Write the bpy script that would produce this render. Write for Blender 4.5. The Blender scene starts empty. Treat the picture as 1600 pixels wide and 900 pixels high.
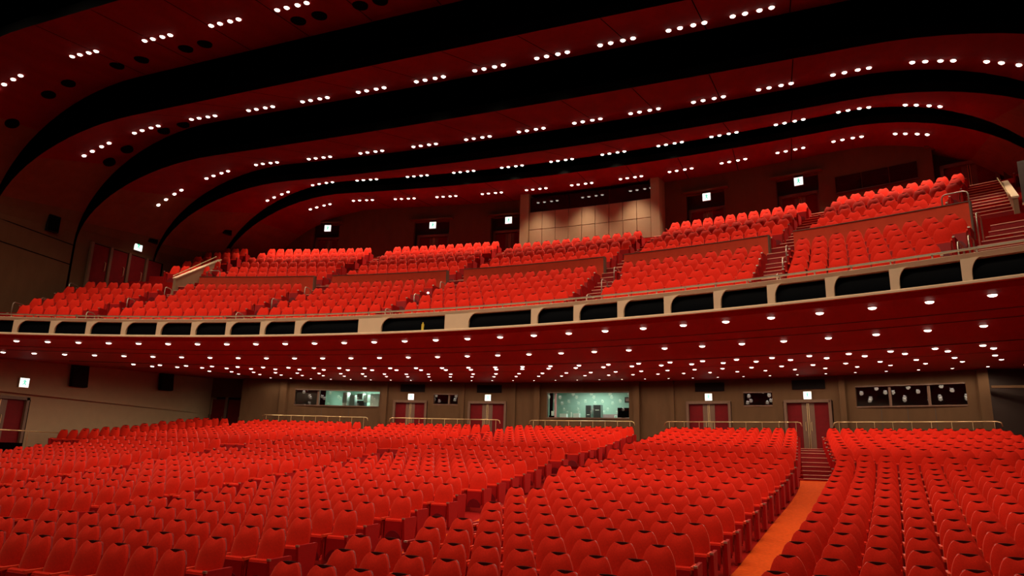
import bpy, math, random
import numpy as np
from mathutils import Matrix, Vector

# ------------------------------------------------------------------ camera, world, exposure
random.seed(4)
C = bpy.context.scene.collection
CX, CY, CZ = 10.934, 19.399, 3.2          # eye of the photographer, near the stage edge
FPX, PITCH, ROLL, YAW = 1080.0, 0.23000747, -0.02826714, 0.3869819
cam_d = bpy.data.cameras.new('camera'); cam = bpy.data.objects.new('camera', cam_d); C.objects.link(cam)
cam_d.sensor_width = 36.0; cam_d.lens = 36.0 * FPX / 1600.0; cam_d.clip_end = 300
_F = Vector((-math.sin(YAW) * math.cos(PITCH), math.cos(YAW) * math.cos(PITCH), math.sin(PITCH)))
_Rt = Vector((math.cos(YAW), math.sin(YAW), 0)); _U = _Rt.cross(_F)
_c, _s = math.cos(ROLL), math.sin(ROLL)
_X = _Rt * _c - _U * _s; _Y = _Rt * _s + _U * _c
cam.matrix_world = Matrix(((_X.x, _Y.x, -_F.x, CX), (_X.y, _Y.y, -_F.y, CY), (_X.z, _Y.z, -_F.z, CZ), (0, 0, 0, 1)))
bpy.context.scene.camera = cam
world = bpy.data.worlds.new('world'); bpy.context.scene.world = world; world.use_nodes = True
world.node_tree.nodes['Background'].inputs[0].default_value = (0.010, 0.004, 0.004, 1)
world.node_tree.nodes['Background'].inputs[1].default_value = 0.12
vs = bpy.context.scene.view_settings
vs.view_transform = 'Standard'; vs.look = 'None'; vs.gamma = 1.0; vs.use_curve_mapping = False
vs.exposure = 0.0
CEILING_W = 620.0        # one spot for each group of four ceiling lamps
SOFFIT_W = 38.0          # one spot for each lamp under the balcony
WARM = (1.0, 0.78, 0.56)
Z0 = CZ

# ------------------------------------------------------------------ materials
def mat(name, col, rough=0.6, metal=0.0, emit=None, estr=0.0, spec=0.5, noise=0.0, nscale=30.0, bump=0.0, bscale=200.0, stretch=None):
    m = bpy.data.materials.new(name); m.use_nodes = True
    nt = m.node_tree; b = nt.nodes['Principled BSDF']
    b.inputs['Base Color'].default_value = (*col, 1); b.inputs['Roughness'].default_value = rough
    b.inputs['Metallic'].default_value = metal; b.inputs['Specular IOR Level'].default_value = spec
    if emit: b.inputs['Emission Color'].default_value = (*emit, 1); b.inputs['Emission Strength'].default_value = estr
    if noise or bump:
        tc = nt.nodes.new('ShaderNodeTexCoord'); mp = nt.nodes.new('ShaderNodeMapping')
        nt.links.new(tc.outputs['Object'], mp.inputs[0])
        if stretch: mp.inputs['Scale'].default_value = stretch
    if noise:
        n = nt.nodes.new('ShaderNodeTexNoise'); n.inputs['Scale'].default_value = nscale; n.inputs['Detail'].default_value = 4
        nt.links.new(mp.outputs[0], n.inputs[0])
        r = nt.nodes.new('ShaderNodeValToRGB'); r.color_ramp.elements[0].position = .3; r.color_ramp.elements[1].position = .7
        r.color_ramp.elements[0].color = (*[max(0, c * (1 - noise)) for c in col], 1)
        r.color_ramp.elements[1].color = (*[min(1, c * (1 + noise)) for c in col], 1)
        nt.links.new(n.outputs[0], r.inputs[0]); nt.links.new(r.outputs[0], b.inputs['Base Color'])
    if bump:
        n2 = nt.nodes.new('ShaderNodeTexNoise'); n2.inputs['Scale'].default_value = bscale
        nt.links.new(mp.outputs[0], n2.inputs[0])
        bp = nt.nodes.new('ShaderNodeBump'); bp.inputs['Strength'].default_value = bump; bp.inputs['Distance'].default_value = .01
        nt.links.new(n2.outputs[0], bp.inputs['Height']); nt.links.new(bp.outputs[0], b.inputs['Normal'])
    return m
M = {}
M['fabric'] = mat('red_fabric', (0.62, 0.016, 0.005), .85, spec=.12, noise=.10, nscale=45, bump=.15, bscale=260)
for _i, _v in (('Sheen Weight', .38), ('Sheen Roughness', .35), ('Sheen Tint', (1.0, .30, .18, 1))): M['fabric'].node_tree.nodes['Principled BSDF'].inputs[_i].default_value = _v
M['shell'] = mat('red_shell', (0.34, 0.008, 0.006), .5, spec=.3)
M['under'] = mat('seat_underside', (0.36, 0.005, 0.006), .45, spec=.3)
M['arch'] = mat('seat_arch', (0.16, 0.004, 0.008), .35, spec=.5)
M['recess'] = mat('dark_recess', (0.045, 0.006, 0.005), .95, spec=.02)
M['arm'] = mat('armrest_pad', (0.80, 0.060, 0.022), .5, spec=.3)
M['panel'] = mat('seat_end_panel', (0.34, 0.006, 0.006), .7, spec=.1, noise=.08, nscale=20)
M['carpet'] = mat('red_carpet', (0.30, 0.008, 0.006), .95, spec=.05, noise=.2, nscale=60, bump=.2, bscale=300)
M['runner'] = mat('orange_carpet', (0.60, 0.070, 0.006), .95, spec=.05, noise=.12, nscale=14, bump=.2, bscale=300)
M['step'] = mat('step_carpet', (0.26, 0.008, 0.010), .9, noise=.12, nscale=30)
M['nosing'] = mat('step_nosing', (0.85, 0.42, 0.28), .5)
M['wall'] = mat('brown_wall', (0.110, 0.058, 0.027), .8, spec=.15, noise=.07, nscale=3, bump=.06, bscale=120, stretch=(1, 1, .3))
M['wall_light'] = mat('beige_wall', (0.31, 0.20, 0.105), .7, noise=.05, nscale=2.5, bump=.05, bscale=120)
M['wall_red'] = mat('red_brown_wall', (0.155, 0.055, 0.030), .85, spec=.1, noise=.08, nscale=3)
M['wall_dark'] = mat('dark_wall', (0.055, 0.035, 0.028), .7)
M['ceil'] = mat('red_ceiling', (0.165, 0.0085, 0.011), .85, noise=.12, nscale=1.6, spec=.1, stretch=(1, .25, 1))
M['soffit'] = mat('red_soffit', (0.26, 0.006, 0.010), .6, noise=.06, nscale=1.0, spec=.15)
M['fascia'] = mat('beige_fascia', (0.68, 0.50, 0.32), .5, noise=.03, nscale=4)
M['black'] = mat('matt_black', (0.003, 0.003, 0.003), 1.0, spec=0.0)
M['darkglass'] = mat('dark_glass', (0.0025, 0.003, 0.004), .4, spec=.01)
M['mirrorglass'] = mat('black_window_glass', (0.003, 0.004, 0.005), .03, spec=.9)
M['doorred'] = mat('red_door', (0.14, 0.003, 0.005), .6, spec=.15, noise=.1, nscale=5)
M['doorwood'] = mat('door_frame_wood', (0.14, 0.07, 0.04), .5, noise=.12, nscale=6, stretch=(1, 1, .2))
M['brass'] = mat('brass_rail', (0.78, 0.58, 0.30), .28, metal=.85)
M['steel'] = mat('steel_rail', (0.62, 0.54, 0.42), .3, metal=.8)
M['parapet'] = mat('red_parapet', (0.78, 0.085, 0.038), .7, spec=.1, noise=.05, nscale=4)
M['lamp'] = mat('lamp_glow', (1, 1, 1), .5, emit=(1.0, .93, .80), estr=6.0)
M['trim'] = mat('lamp_trim', (0.45, 0.16, 0.10), .35, metal=.3)
M['exit_w'] = mat('exit_white', (1, 1, 1), .5, emit=(.85, 1.0, .93), estr=1.3)
M['exit_g'] = mat('exit_green', (0.0, .35, .18), .5, emit=(0.02, .62, .34), estr=1.0)
M['speaker'] = mat('speaker_cloth', (0.010, 0.008, 0.008), .9, spec=.1)
M['green'] = mat('control_room_wall', (0.33, 0.47, 0.38), .8)
M['paper'] = mat('white_paper', (0.85, 0.92, 0.86), .7)
M['gear'] = mat('dark_gear', (0.035, 0.04, 0.04), .5)
M['geargrey'] = mat('grey_gear', (0.30, 0.38, 0.34), .5)
M['pink'] = mat('pinkish_board', (0.42, 0.26, 0.26), .7)
M['yellow'] = mat('yellow_tape', (0.75, 0.55, 0.05), .6)
def glass_mat():
    m = bpy.data.materials.new('window_glass'); m.use_nodes = True; nt = m.node_tree; nt.nodes.clear()
    o = nt.nodes.new('ShaderNodeOutputMaterial'); mx = nt.nodes.new('ShaderNodeMixShader')
    t = nt.nodes.new('ShaderNodeBsdfTransparent'); g = nt.nodes.new('ShaderNodeBsdfGlossy')
    t.inputs[0].default_value = (.86, .93, .89, 1); g.inputs['Roughness'].default_value = .02
    fr = nt.nodes.new('ShaderNodeFresnel'); fr.inputs[0].default_value = 1.52
    ad = nt.nodes.new('ShaderNodeMath'); ad.inputs[1].default_value = .03; nt.links.new(fr.outputs[0], ad.inputs[0]); nt.links.new(ad.outputs[0], mx.inputs[0]); nt.links.new(t.outputs[0], mx.inputs[1]); nt.links.new(g.outputs[0], mx.inputs[2])
    nt.links.new(mx.outputs[0], o.inputs[0]); return m
M['glass'] = glass_mat()

# ------------------------------------------------------------------ mesh helpers
class MB:
    def __init__(s): s.v = []; s.f = []; s.m = []
    def add(s, vs_, fs, mi=0):
        k = len(s.v); s.v += [tuple(p) for p in vs_]; s.f += [tuple(i + k for i in f) for f in fs]; s.m += [mi] * len(fs); return s
    def box(s, x0, x1, y0, y1, z0, z1, mi=0, tf=None):
        p = [(x, y, z) for z in (z0, z1) for y in (y0, y1) for x in (x0, x1)]
        if tf: p = [tf(*q) for q in p]
        return s.add(p, [(0, 2, 3, 1), (4, 5, 7, 6), (0, 1, 5, 4), (2, 6, 7, 3), (0, 4, 6, 2), (1, 3, 7, 5)], mi)
    def tube(s, pts, r, n=8, mi=0):
        pts = [Vector(p) for p in pts]; k = len(s.v)
        for i, p in enumerate(pts):
            d = (pts[min(i + 1, len(pts) - 1)] - pts[max(i - 1, 0)]).normalized()
            a = d.orthogonal().normalized() if i == 0 else (a - d * a.dot(d)).normalized()
            b = d.cross(a)
            s.v += [tuple(p + (a * math.cos(t) + b * math.sin(t)) * r) for t in (2 * math.pi * j / n for j in range(n))]
        for i in range(len(pts) - 1):
            for j in range(n):
                s.f.append((k + i * n + j, k + i * n + (j + 1) % n, k + (i + 1) * n + (j + 1) % n, k + (i + 1) * n + j)); s.m.append(mi)
        s.f.append(tuple(k + j for j in reversed(range(n)))); s.m.append(mi)
        e = k + (len(pts) - 1) * n
        s.f.append(tuple(e + j for j in range(n))); s.m.append(mi)
        return s
    def grid(s, fn, us, ws, mi=0, flip=False):
        k = len(s.v); nu = len(us)
        s.v += [tuple(fn(u, w)) for w in ws for u in us]
        for j in range(len(ws) - 1):
            for i in range(nu - 1):
                q = (k + j * nu + i, k + j * nu + i + 1, k + (j + 1) * nu + i + 1, k + (j + 1) * nu + i)
                s.f.append(q[::-1] if flip else q); s.m.append(mi)
        return s
    def prism(s, poly, h0, h1, place, mi=0):
        n = len(poly); p = [place(a, b, h0) for a, b in poly] + [place(a, b, h1) for a, b in poly]
        return s.add(p, [tuple(reversed(range(n))), tuple(range(n, 2 * n))] + [(i, (i + 1) % n, n + (i + 1) % n, n + i) for i in range(n)], mi)
    def mesh(s, name, mats, smooth=False):
        me = bpy.data.meshes.new(name); me.from_pydata(s.v, [], s.f)
        for m in (mats if isinstance(mats, (list, tuple)) else [mats]): me.materials.append(M[m])
        if max(s.m, default=0): me.polygons.foreach_set('material_index', s.m)
        if smooth: me.polygons.foreach_set('use_smooth', [True] * len(s.f))
        me.update(); return me
    def build(s, name, mats, parent=None, smooth=False):
        return obj(name, s.mesh(name, mats, smooth), parent)
def obj(name, me, parent=None, loc=None, rz=0):
    o = bpy.data.objects.new(name, me); C.objects.link(o)
    if parent: o.parent = parent
    if loc is not None: o.location = loc
    if rz: o.rotation_euler[2] = rz
    return o
def tag(o, label, cat, group=None, kind=None):
    o['label'] = label
    if cat: o['category'] = cat
    if group: o['group'] = group
    if kind: o['kind'] = kind
    return o
def thing(name, label, cat, loc=(0, 0, 0), rz=0, group=None):
    return tag(obj(name, None, None, loc, rz), label, cat, group)
def struct(o, label=None):
    o['kind'] = 'structure'
    if label: o['label'] = label
    return o
def lin(a, b, n): return [a + (b - a) * i / (n - 1) for i in range(n)]
ORD = 'zeroth first second third fourth fifth sixth seventh eighth ninth tenth eleventh twelfth thirteenth fourteenth fifteenth sixteenth seventeenth eighteenth nineteenth twentieth'.split()
def ordinal(n):
    if n <= 20: return ORD[n]
    t, u = divmod(n, 10)
    return {2: 'twenty', 3: 'thirty', 4: 'forty'}[t] + '-' + ORD[u] if u else {3: 'thirtieth', 4: 'fortieth'}[t]
def pol(r, ph, z): return (r * math.sin(ph), r * math.cos(ph), z)
def project(p):
    d = Vector(p) - Vector((CX, CY, 0)); w = d.dot(_F)
    return (800 + FPX * d.dot(_X) / w, 450 - FPX * d.dot(_Y) / w, w) if w > .1 else (-9e9, -9e9, w)
# heights below are measured from the eye; every top-level object is lifted by Z0 at the end
D2R = math.pi / 180

# ------------------------------------------------------------------ stalls floor profile
KN = [10, 20, 26, 31, 35, 38, 41, 44, 47, 50, 54.]; ZK = [-2.8, -2.58, -2.32, -1.94, -1.48, -1.17, -.70, -.48, -.19, .2, .52]
def told(t): return (t - 1) / 1.06
def zramp(t): return 1.06 * float(np.interp(told(t), KN, ZK))
def kap(t): return max(.002, .007 + .011 * (told(t) - 38) / 10) / 1.06
UP_T = [1.06 * (42.0 + 1.3 * k) + 1 for k in range(8)]             # raked rows at the back
LOW_T = [1.06 * (40.05 - .97 * j) + 1 for j in range(17)]           # rows on the ramp, far to near
STEP_T0 = UP_T[0] - .75; STEP_DT = (UP_T[7] - UP_T[0]) / 7
ZUP = [zramp(t) for t in UP_T]
T_WALL = 57.2; Z_TOP = ZUP[7] + .10
def yrow(x, t): return t - kap(t) * x * x / 2
def zfloor(t):
    if t < STEP_T0: return zramp(t)
    k = int((t - STEP_T0) / STEP_DT)
    return ZUP[k] if k < 8 else Z_TOP
XL, XR = -23.2, 24.0
mb = MB()
ts = [14, 18, 22, 26, 30, 34, 38, 41, STEP_T0 - .001]
prof = [(t, zramp(t)) for t in ts]
for k in range(9):
    t0 = STEP_T0 + k * STEP_DT; z = ZUP[k] if k < 8 else Z_TOP
    prof += [(t0, z), (min(t0 + STEP_DT, T_WALL + .9), z)]
mb.grid(lambda x, i: (x, yrow(x, prof[int(i)][0]), prof[int(i)][1]), lin(XL, XR, 49), range(len(prof)))
struct(mb.build('floor', 'carpet'), 'red carpeted stalls floor rising towards the back wall')

# aisle edges in plan (x at row height y); sections -3..2
def outer(y): return .124 * min(y - 43.4, 0) + .018 * max(y - 43.4, 0)
def sec_edges(k, y):
    c = .018 * (y - 43.4); o = outer(y)
    return {0: (-3.30 - c, 3.30 + c), 1: (4.46 + c, 10.90 + o), 2: (12.13 + o, 18.75 + o), -1: (-10.90 - o, -4.46 - c),
            -2: (-19.05 - o * .4, -12.13 - o), -3: (-22.6, -20.25)}[k]

# carpet runners on the ramp and steps to the doors
def runner(name, label, a, b, t0, t1):
    m = MB(); tt = lin(t0, t1, 24)
    m.grid(lambda s_, t: ((lambda x: (x, yrow(x, t), zramp(t) + .022))(a(t) + (b(t) - a(t)) * s_)), lin(0, 1, 5), tt)
    m.grid(lambda s_, t: ((lambda x: (x, yrow(x, t), zramp(t) + .022 - .02 * s_))(a(t))), [0, 1], tt)
    m.grid(lambda s_, t: ((lambda x: (x, yrow(x, t), zramp(t) + .022 - .02 * s_))(b(t))), [0, 1], tt)
    return struct(m.build(name, 'runner'), label)
runner('floor_aisle', 'orange carpet runner sloping up the right-hand aisle to the red steps', lambda t: 10.93 + outer(t) + .04, lambda t: 12.13 + outer(t) - .08, 22, STEP_T0 - .02)
runner('floor_aisle', 'orange carpet runner between the centre block and the block right of it', lambda t: 3.42 + .018 * (t - 43.4), lambda t: 4.34 + .018 * (t - 43.4), 22, STEP_T0 - .02)
runner('floor_aisle', 'orange carpet runner between the centre block and the block left of it', lambda t: -4.34 - .018 * (t - 43.4), lambda t: -3.42 - .018 * (t - 43.4), 22, STEP_T0 - .02)
runner('floor_aisle', 'orange carpet runner between the two left-hand blocks', lambda t: -12.0 - outer(t), lambda t: -11.03 - outer(t), 26, STEP_T0 - .02)
st_me = None
def stall_steps(label, xa, xb):
    t = thing('aisle_steps', label, 'steps')
    for k in range(8):
        t0 = STEP_T0 + k * STEP_DT; z1 = ZUP[k + 1] if k < 7 else Z_TOP; zb = ZUP[k]
        t1 = t0 + STEP_DT
        if k == 0:
            m = MB().box(xa, xb, yrow(xa, t0) + .02, yrow(xa, t0) + .4, zramp(t0) - .1, ZUP[0] + .02); m.build('step', 'step', t)
            MB().box(xa, xb, yrow(xa, t0) - .01, yrow(xa, t0) + .05, ZUP[0] + .02, ZUP[0] + .04).build('nosing', 'nosing', t)
        m = MB().box(xa, xb, yrow(xa, t1) - .25, yrow(xa, t1) + .1, zb - .02, z1 + .012); s_ = m.build('step', 'step', t)
        MB().box(xa, xb, yrow(xa, t1) - .28, yrow(xa, t1) - .22, z1 + .012, z1 + .030).build('nosing', 'nosing', s_)
    return t
stall_steps('red carpeted steps with pale nosings climbing to the door at the right', 10.95 + .15, 12.13 + .12)
stall_steps('narrow red steps right of the centre block, mostly hidden by seats', 3.48 + .15, 4.34 + .1)
stall_steps('narrow red steps left of the centre block, mostly hidden by seats', -4.34 - .1, -3.48 - .15)
stall_steps('narrow red steps between the two left-hand seat blocks', -12.05 - .1, -11.0 - .1)

# ------------------------------------------------------------------ theatre seat (faces -y)
def seat_parts(nu, nv, arch_n):
    P = {}
    vv = [0, .25, .5, .68, .8, .88, .94, .98, 1.0]; ww = [.215, .248, .254, .238, .214, .192, .172, .152, .132]
    z0, z1 = .38, 1.035
    def hw(v): return float(np.interp(v, vv, ww))
    def topz(u): return z1 - .036 * max(0.0, math.cos(min(1.0, abs(u) / .86) * math.pi / 2)) ** 1.3 - .014 * abs(u) ** 5
    def yc(z): return .07 + (z - .38) * .23
    us = [math.sin(a) for a in lin(-math.pi / 2, math.pi / 2, nu)]; vs_ = [1 - (1 - i / (nv - 1)) ** 1.25 for i in range(nv)]
    def pt(u, v, d):
        z = z0 + (topz(u) - z0) * v
        return (u * hw(v), yc(z) + d, z)
    def bulge(u, v): return -.075 * (1 - abs(u) ** 3.0) * (1 - abs(2 * v - 1) ** 5) - .012
    m = MB(); m.grid(lambda u, v: pt(u, v, bulge(u, v)), us, vs_)
    m.grid(lambda u, v: pt(u, v, .035), us, vs_, flip=True)
    for u in (us[0], us[-1]):
        m.grid(lambda a, v, u=u: pt(u, v, bulge(u, v) + a * (.035 - bulge(u, v))), [0, 1], vs_, flip=(u > 0))
    m.grid(lambda u, a: pt(u, 1.0, bulge(u, 1) + a * (.035 - bulge(u, 1))), us, [0, 1])
    P['backrest'] = (m, 'fabric', True)
    m = MB()                                                        # rear shell
    ol = [(-.20, .22), (.20, .22), (.235, .5), (.215, .85), (.15, 1.0), (.125, 1.022), (-.125, 1.022), (-.15, 1.0), (-.215, .85), (-.235, .5)]
    m.prism(ol, .036, .075, lambda a, z, h: (a, yc(z) + h, z)); P['back_shell'] = (m, 'shell', False)
    m = MB(); n = 7                                                 # dark lens-shaped grip above the dip
    ol = [(.118 * math.cos(a), 1.026 - .030 * math.sin(a)) for a in lin(0, math.pi, n)] + [(-.118 * math.cos(a), 1.026 + .012 * math.sin(a)) for a in lin(0, math.pi, n)[1:-1]]
    m.prism(ol[::-1], .006, .050, lambda a, z, h: (a, yc(z) + h, z)); P['grip_recess'] = (m, 'recess', False)
    m = MB()                                                        # tipped-up cushion
    sec = [(-.085, .22), (-.095, .50), (-.08, .565), (-.03, .585), (.03, .57), (.05, .50), (.045, .24)]
    for x0, x1 in ((-.225, .225),): m.prism(sec, x0, x1, lambda a, b, h: (h, a, b))
    P['seat_cushion'] = (m, 'fabric', False)
    m = MB().box(-.215, .215, -.108, -.086, .16, .535); P['underside_panel'] = (m, 'under', False)
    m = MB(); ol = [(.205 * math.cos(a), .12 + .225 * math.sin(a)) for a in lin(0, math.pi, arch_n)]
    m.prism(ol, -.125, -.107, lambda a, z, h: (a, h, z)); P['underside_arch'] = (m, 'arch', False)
    m = MB().box(-.292, -.256, -.10, .20, 0, .555); m.box(-.294, -.240, -.17, .22, .555, .60, 1)
    P['armrest'] = (m, ['shell', 'arm'], False)
    m = MB().box(.252, .298, -.10, .20, 0, .555); m.box(.240, .300, -.17, .22, .555, .60, 1); P['armrest_end'] = (m, ['shell', 'arm'], False)
    m = MB()                                                        # aisle end panel: tapering upholstered blade
    m.prism([(-.27, .60), (-.20, .05), (.20, .05), (.27, .60), (.25, .625), (-.25, .625)], 0, .055, lambda a, z, h: (.302 + h, a, z))
    m.box(.296, .36, -.275, -.24, .60, .632, 1); P['end_panel'] = (m, ['panel', 'steel'], False)
    m = MB(); m.prism([(-.27, .60), (-.20, .05), (.20, .05), (.27, .60), (.25, .625), (-.25, .625)], -.055, 0, lambda a, z, h: (-.302 + h, a, z))
    m.box(-.36, -.296, -.275, -.24, .60, .632, 1); P['end_panel_left'] = (m, ['panel', 'steel'], False)
    return P
HI = seat_parts(13, 9, 13); LO = seat_parts(7, 6, 7)
HIM = {n: m.mesh(n, mt, sm) for n, (m, mt, sm) in HI.items()}

# seat list for the stalls: (x, y, z, rz, section, row index, first, last)
PITCH_S = .551
stall = []
rows = [(t, zramp(t), 'low', j) for j, t in enumerate(LOW_T)] + [(t, zfloor(t), 'up', j) for j, t in enumerate(UP_T)]
for t, z, blk, j in rows:
    for s_ in (-3, -2, -1, 0, 1, 2):
        if s_ == -3 and (t < 44 or (blk == 'up' and j < 0)): continue
        xm = sum(sec_edges(s_, t)) / 2
        a, b = sec_edges(s_, yrow(xm, t))
        n = int((b - a) / PITCH_S + .12)
        if blk == 'low' and j % 2 and s_ != -3 and abs(s_) != 2: n -= 1 if (b - a) - n * PITCH_S < .3 else 0
        if n < 1: continue
        if s_ > 0: xs = [a + PITCH_S * (i + .5) + (0 if s_ == 2 else 0) for i in range(n)]
        elif s_ == 0: xs = [PITCH_S * (i - (n - 1) / 2) for i in range(n)]
        else: xs = [b - PITCH_S * (i + .5) for i in range(n)][::-1]
        if s_ == 1: xs = [b - PITCH_S * (i + .5) for i in range(n)][::-1]
        for i, x in enumerate(xs):
            x2 = x * (1 - kap(t) ** 2 * x * x / 6)
            stall.append((x2, yrow(x2, t), z, -math.atan(kap(t) * x2), s_, (blk, j), i == 0, i == n - 1))
cand = []
for i, s_ in enumerate(stall):
    px, py, w = project((s_[0], s_[1], s_[2] + .85))
    if -25 < px < 1625 and -50 < py < 925: cand.append((w, i, px, py))
cand.sort(); near = cand[:300]; near_ids = {c[1] for c in near}
vis_rows = sorted({stall[c[1]][5][1] for c in near if stall[c[1]][5][0] == 'low'}, reverse=True)
SECN = {2: 'block right of carpeted aisle', 1: 'block left of carpeted aisle', 0: 'centre block', -1: 'block left of centre', -2: 'far left block', -3: 'wall block'}
by = {}
for w, i, px, py in near: by.setdefault((stall[i][4], stall[i][5]), []).append((px, i))
for (s_, rw), lst in sorted(by.items(), key=lambda k: (k[0][0], -k[0][1][1])):
    lst.sort(); ri = vis_rows.index(rw[1]) + 1
    for q, (px, i) in enumerate(lst):
        x, y, z, rz, _, _, first, last = stall[i]
        o = thing('theatre_chair', f'red tip-up seat, {ordinal(q + 1)} from left, {ordinal(ri)} row from front, {SECN[s_]}', 'seat', (x, y, z), rz, 'red seats in the nearest stalls rows')
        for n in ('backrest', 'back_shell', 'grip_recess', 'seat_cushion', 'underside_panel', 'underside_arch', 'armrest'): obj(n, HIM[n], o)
        if last: obj('armrest', HIM['armrest_end'], o); obj('end_panel', HIM['end_panel'], o)
        if first: obj('end_panel', HIM['end_panel_left'], o)

MLIST = ['fabric', 'shell', 'recess', 'under', 'arch', 'arm', 'panel', 'steel']
def tri_pack(P, names):
    V, Fc, MI, SM = [], [], [], []
    for n in names:
        m, mt, sm = P[n]; mt = mt if isinstance(mt, list) else [mt]; k = len(V)
        V += m.v; Fc += [tuple(i + k for i in f) for f in m.f]; MI += [MLIST.index(mt[i]) for i in m.m]; SM += [sm] * len(m.f)
    return np.array(V), Fc, MI, SM
BODY = ('backrest', 'back_shell', 'grip_recess', 'seat_cushion', 'underside_panel', 'underside_arch', 'armrest')
def mass(name, seats, P, sx=1.0, sz=1.0):
    packs = {}
    for first in (0, 1):
        for last in (0, 1):
            packs[first, last] = tri_pack(P, BODY + (('end_panel_left',) if first else ()) + (('armrest_end', 'end_panel') if last else ()))
    vs_, loops, starts, tot, mi, sm = [], [], [], [], [], []; base = 0; lp = 0
    flat = {}
    for k, (V, Fc, m_, s_) in packs.items():
        fl = np.array([i for f in Fc for i in f]); ln = np.array([len(f) for f in Fc]); flat[k] = (V, fl, ln, np.array(m_), np.array(s_))
    for x, y, z, rz, _, _, first, last in seats:
        V, fl, ln, m_, s_ = flat[int(first), int(last)]
        c, s = math.cos(rz), math.sin(rz)
        X = V[:, 0] * sx; Y = V[:, 1]
        vs_.append(np.stack([x + X * c - Y * s, y + X * s + Y * c, z + V[:, 2] * sz], 1))
        loops.append(fl + base); tot.append(ln); mi.append(m_); sm.append(s_); base += len(V)
    V = np.concatenate(vs_).astype(np.float32); L = np.concatenate(loops).astype(np.int32); T_ = np.concatenate(tot).astype(np.int32)
    me = bpy.data.meshes.new(name); me.vertices.add(len(V)); me.vertices.foreach_set('co', V.ravel())
    me.loops.add(len(L)); me.loops.foreach_set('vertex_index', L)
    me.polygons.add(len(T_)); st = np.zeros(len(T_), np.int32); st[1:] = np.cumsum(T_)[:-1]
    me.polygons.foreach_set('loop_start', st); me.polygons.foreach_set('loop_total', T_)
    me.polygons.foreach_set('material_index', np.concatenate(mi).astype(np.int32)); me.polygons.foreach_set('use_smooth', np.concatenate(sm))
    for n in MLIST: me.materials.append(M[n])
    me.update(calc_edges=True); me.validate()
    return obj(name, me)
rest = [s_ for i, s_ in enumerate(stall) if i not in near_ids and (lambda q: -60 < q[0] < 1680 and q[1] < 960 and q[2] > 2)(project((s_[0], s_[1], s_[2] + .8)))]
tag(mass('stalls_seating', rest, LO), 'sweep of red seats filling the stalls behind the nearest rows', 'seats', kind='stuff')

# ------------------------------------------------------------------ balcony
RF = 38.0; ZL0, ZL1, ZW0, ZW1, ZT = 3.44, 3.53, 3.545, 3.985, 4.09
AIS = {-1: (-19.7, -18.6), 0: (-11.1, -10.2), 1: (-2.45, -2.2), 2: (7.6, 6.5), 3: (15.6, 14.2)}      # aisle angles (deg) at r=39 and r=44
def ais(k, r):
    a, b = AIS[k]; return a + (b - a) * min(1.0, max(0.0, (r - 39) / 5.0))
def zlow(k): return 3.80 + .47 * k
def zupr(k): return 6.75 + .52 * k
R_LOW = [39.35 + k for k in range(5)]; R_UP = [45.35 + k for k in range(7)]
PH0, PH1 = -27.5 * D2R, 31 * D2R
prof = [(RF + .35, zlow(0))]
for k in range(5):
    a = 38.85 + k; prof += ([(a, zlow(k))] if k else []) + [(a + 1.0, zlow(k))]
prof += [(43.85, zlow(4)), (44.75, zlow(4))]
for k in range(7): prof += [(44.75 + k, zupr(k)), (45.75 + k, zupr(k))]
prof += [(51.75, zupr(6)), (54.4, zupr(6))]
mb = MB(); phs = lin(PH0, PH1, 70)
mb.grid(lambda p, i: pol(prof[int(i)][0], p, prof[int(i)][1]), phs, range(len(prof)))
struct(mb.build('floor_balcony', 'carpet'), 'red terraced balcony floor under the upper seats')

# balcony front: beams, lip, pillars and glazed openings
bf = thing('balcony', 'curved beige balcony front with a row of dark glazed openings', 'balcony')
phf = lin(-26.5 * D2R, 27.5 * D2R, 90)
def ring(name, ol, mt, parent, phs=phf, smooth=False):
    m = MB(); n = len(ol)
    for i in range(n):
        (r0, z0), (r1, z1) = ol[i], ol[(i + 1) % n]
        m.grid(lambda p, a: pol(r0 + (r1 - r0) * a, p, z0 + (z1 - z0) * a), phs, [0, 1])
    return m.build(name, mt, parent)
ring('top_beam', [(RF + .02, ZW1), (RF - .02, ZT), (RF + .02, ZT + .015), (RF + .75, ZT + .015), (RF + .75, ZW1)], 'fascia', bf)
ring('lip', [(RF + .03, ZL0), (RF - .05, ZL0 + .03), (RF - .05, ZL1 - .02), (RF, ZW0), (RF + .7, ZW0), (RF + .7, ZL0)], 'fascia', bf)
ring('back_panel', [(RF + .80, ZW0 - .1), (RF + .80, ZT), (RF + .84, ZT), (RF + .84, ZW0 - .1)], 'black', bf)
ring('capping_rail', [(RF + .05, ZT + .10), (RF + .05, ZT + .135), (RF + .12, ZT + .135), (RF + .12, ZT + .10)], 'steel', bf)
for p in lin(-25 * D2R, 26 * D2R, 44):
    MB().box(-.012, .012, RF + .07, RF + .10, ZT, ZT + .105, tf=lambda x, y, z, p=p: (y * math.sin(p) + x * math.cos(p), y * math.cos(p) - x * math.sin(p), z)).build('rail_post', 'steel', bf)
W0, WP, WW = .1124, .03454, .0299
wins = [(-.1078, -.0512), (-.0289, .0307), (.0523, .1071)]
wins += [(W0 + k * WP, W0 + k * WP + WW) for k in range(10)] + [(-.1136 - k * WP - WW, -.1136 - k * WP) for k in range(10)]
wins.sort()
def pane_r(f): return RF + .06 + .10 * f * f
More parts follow.
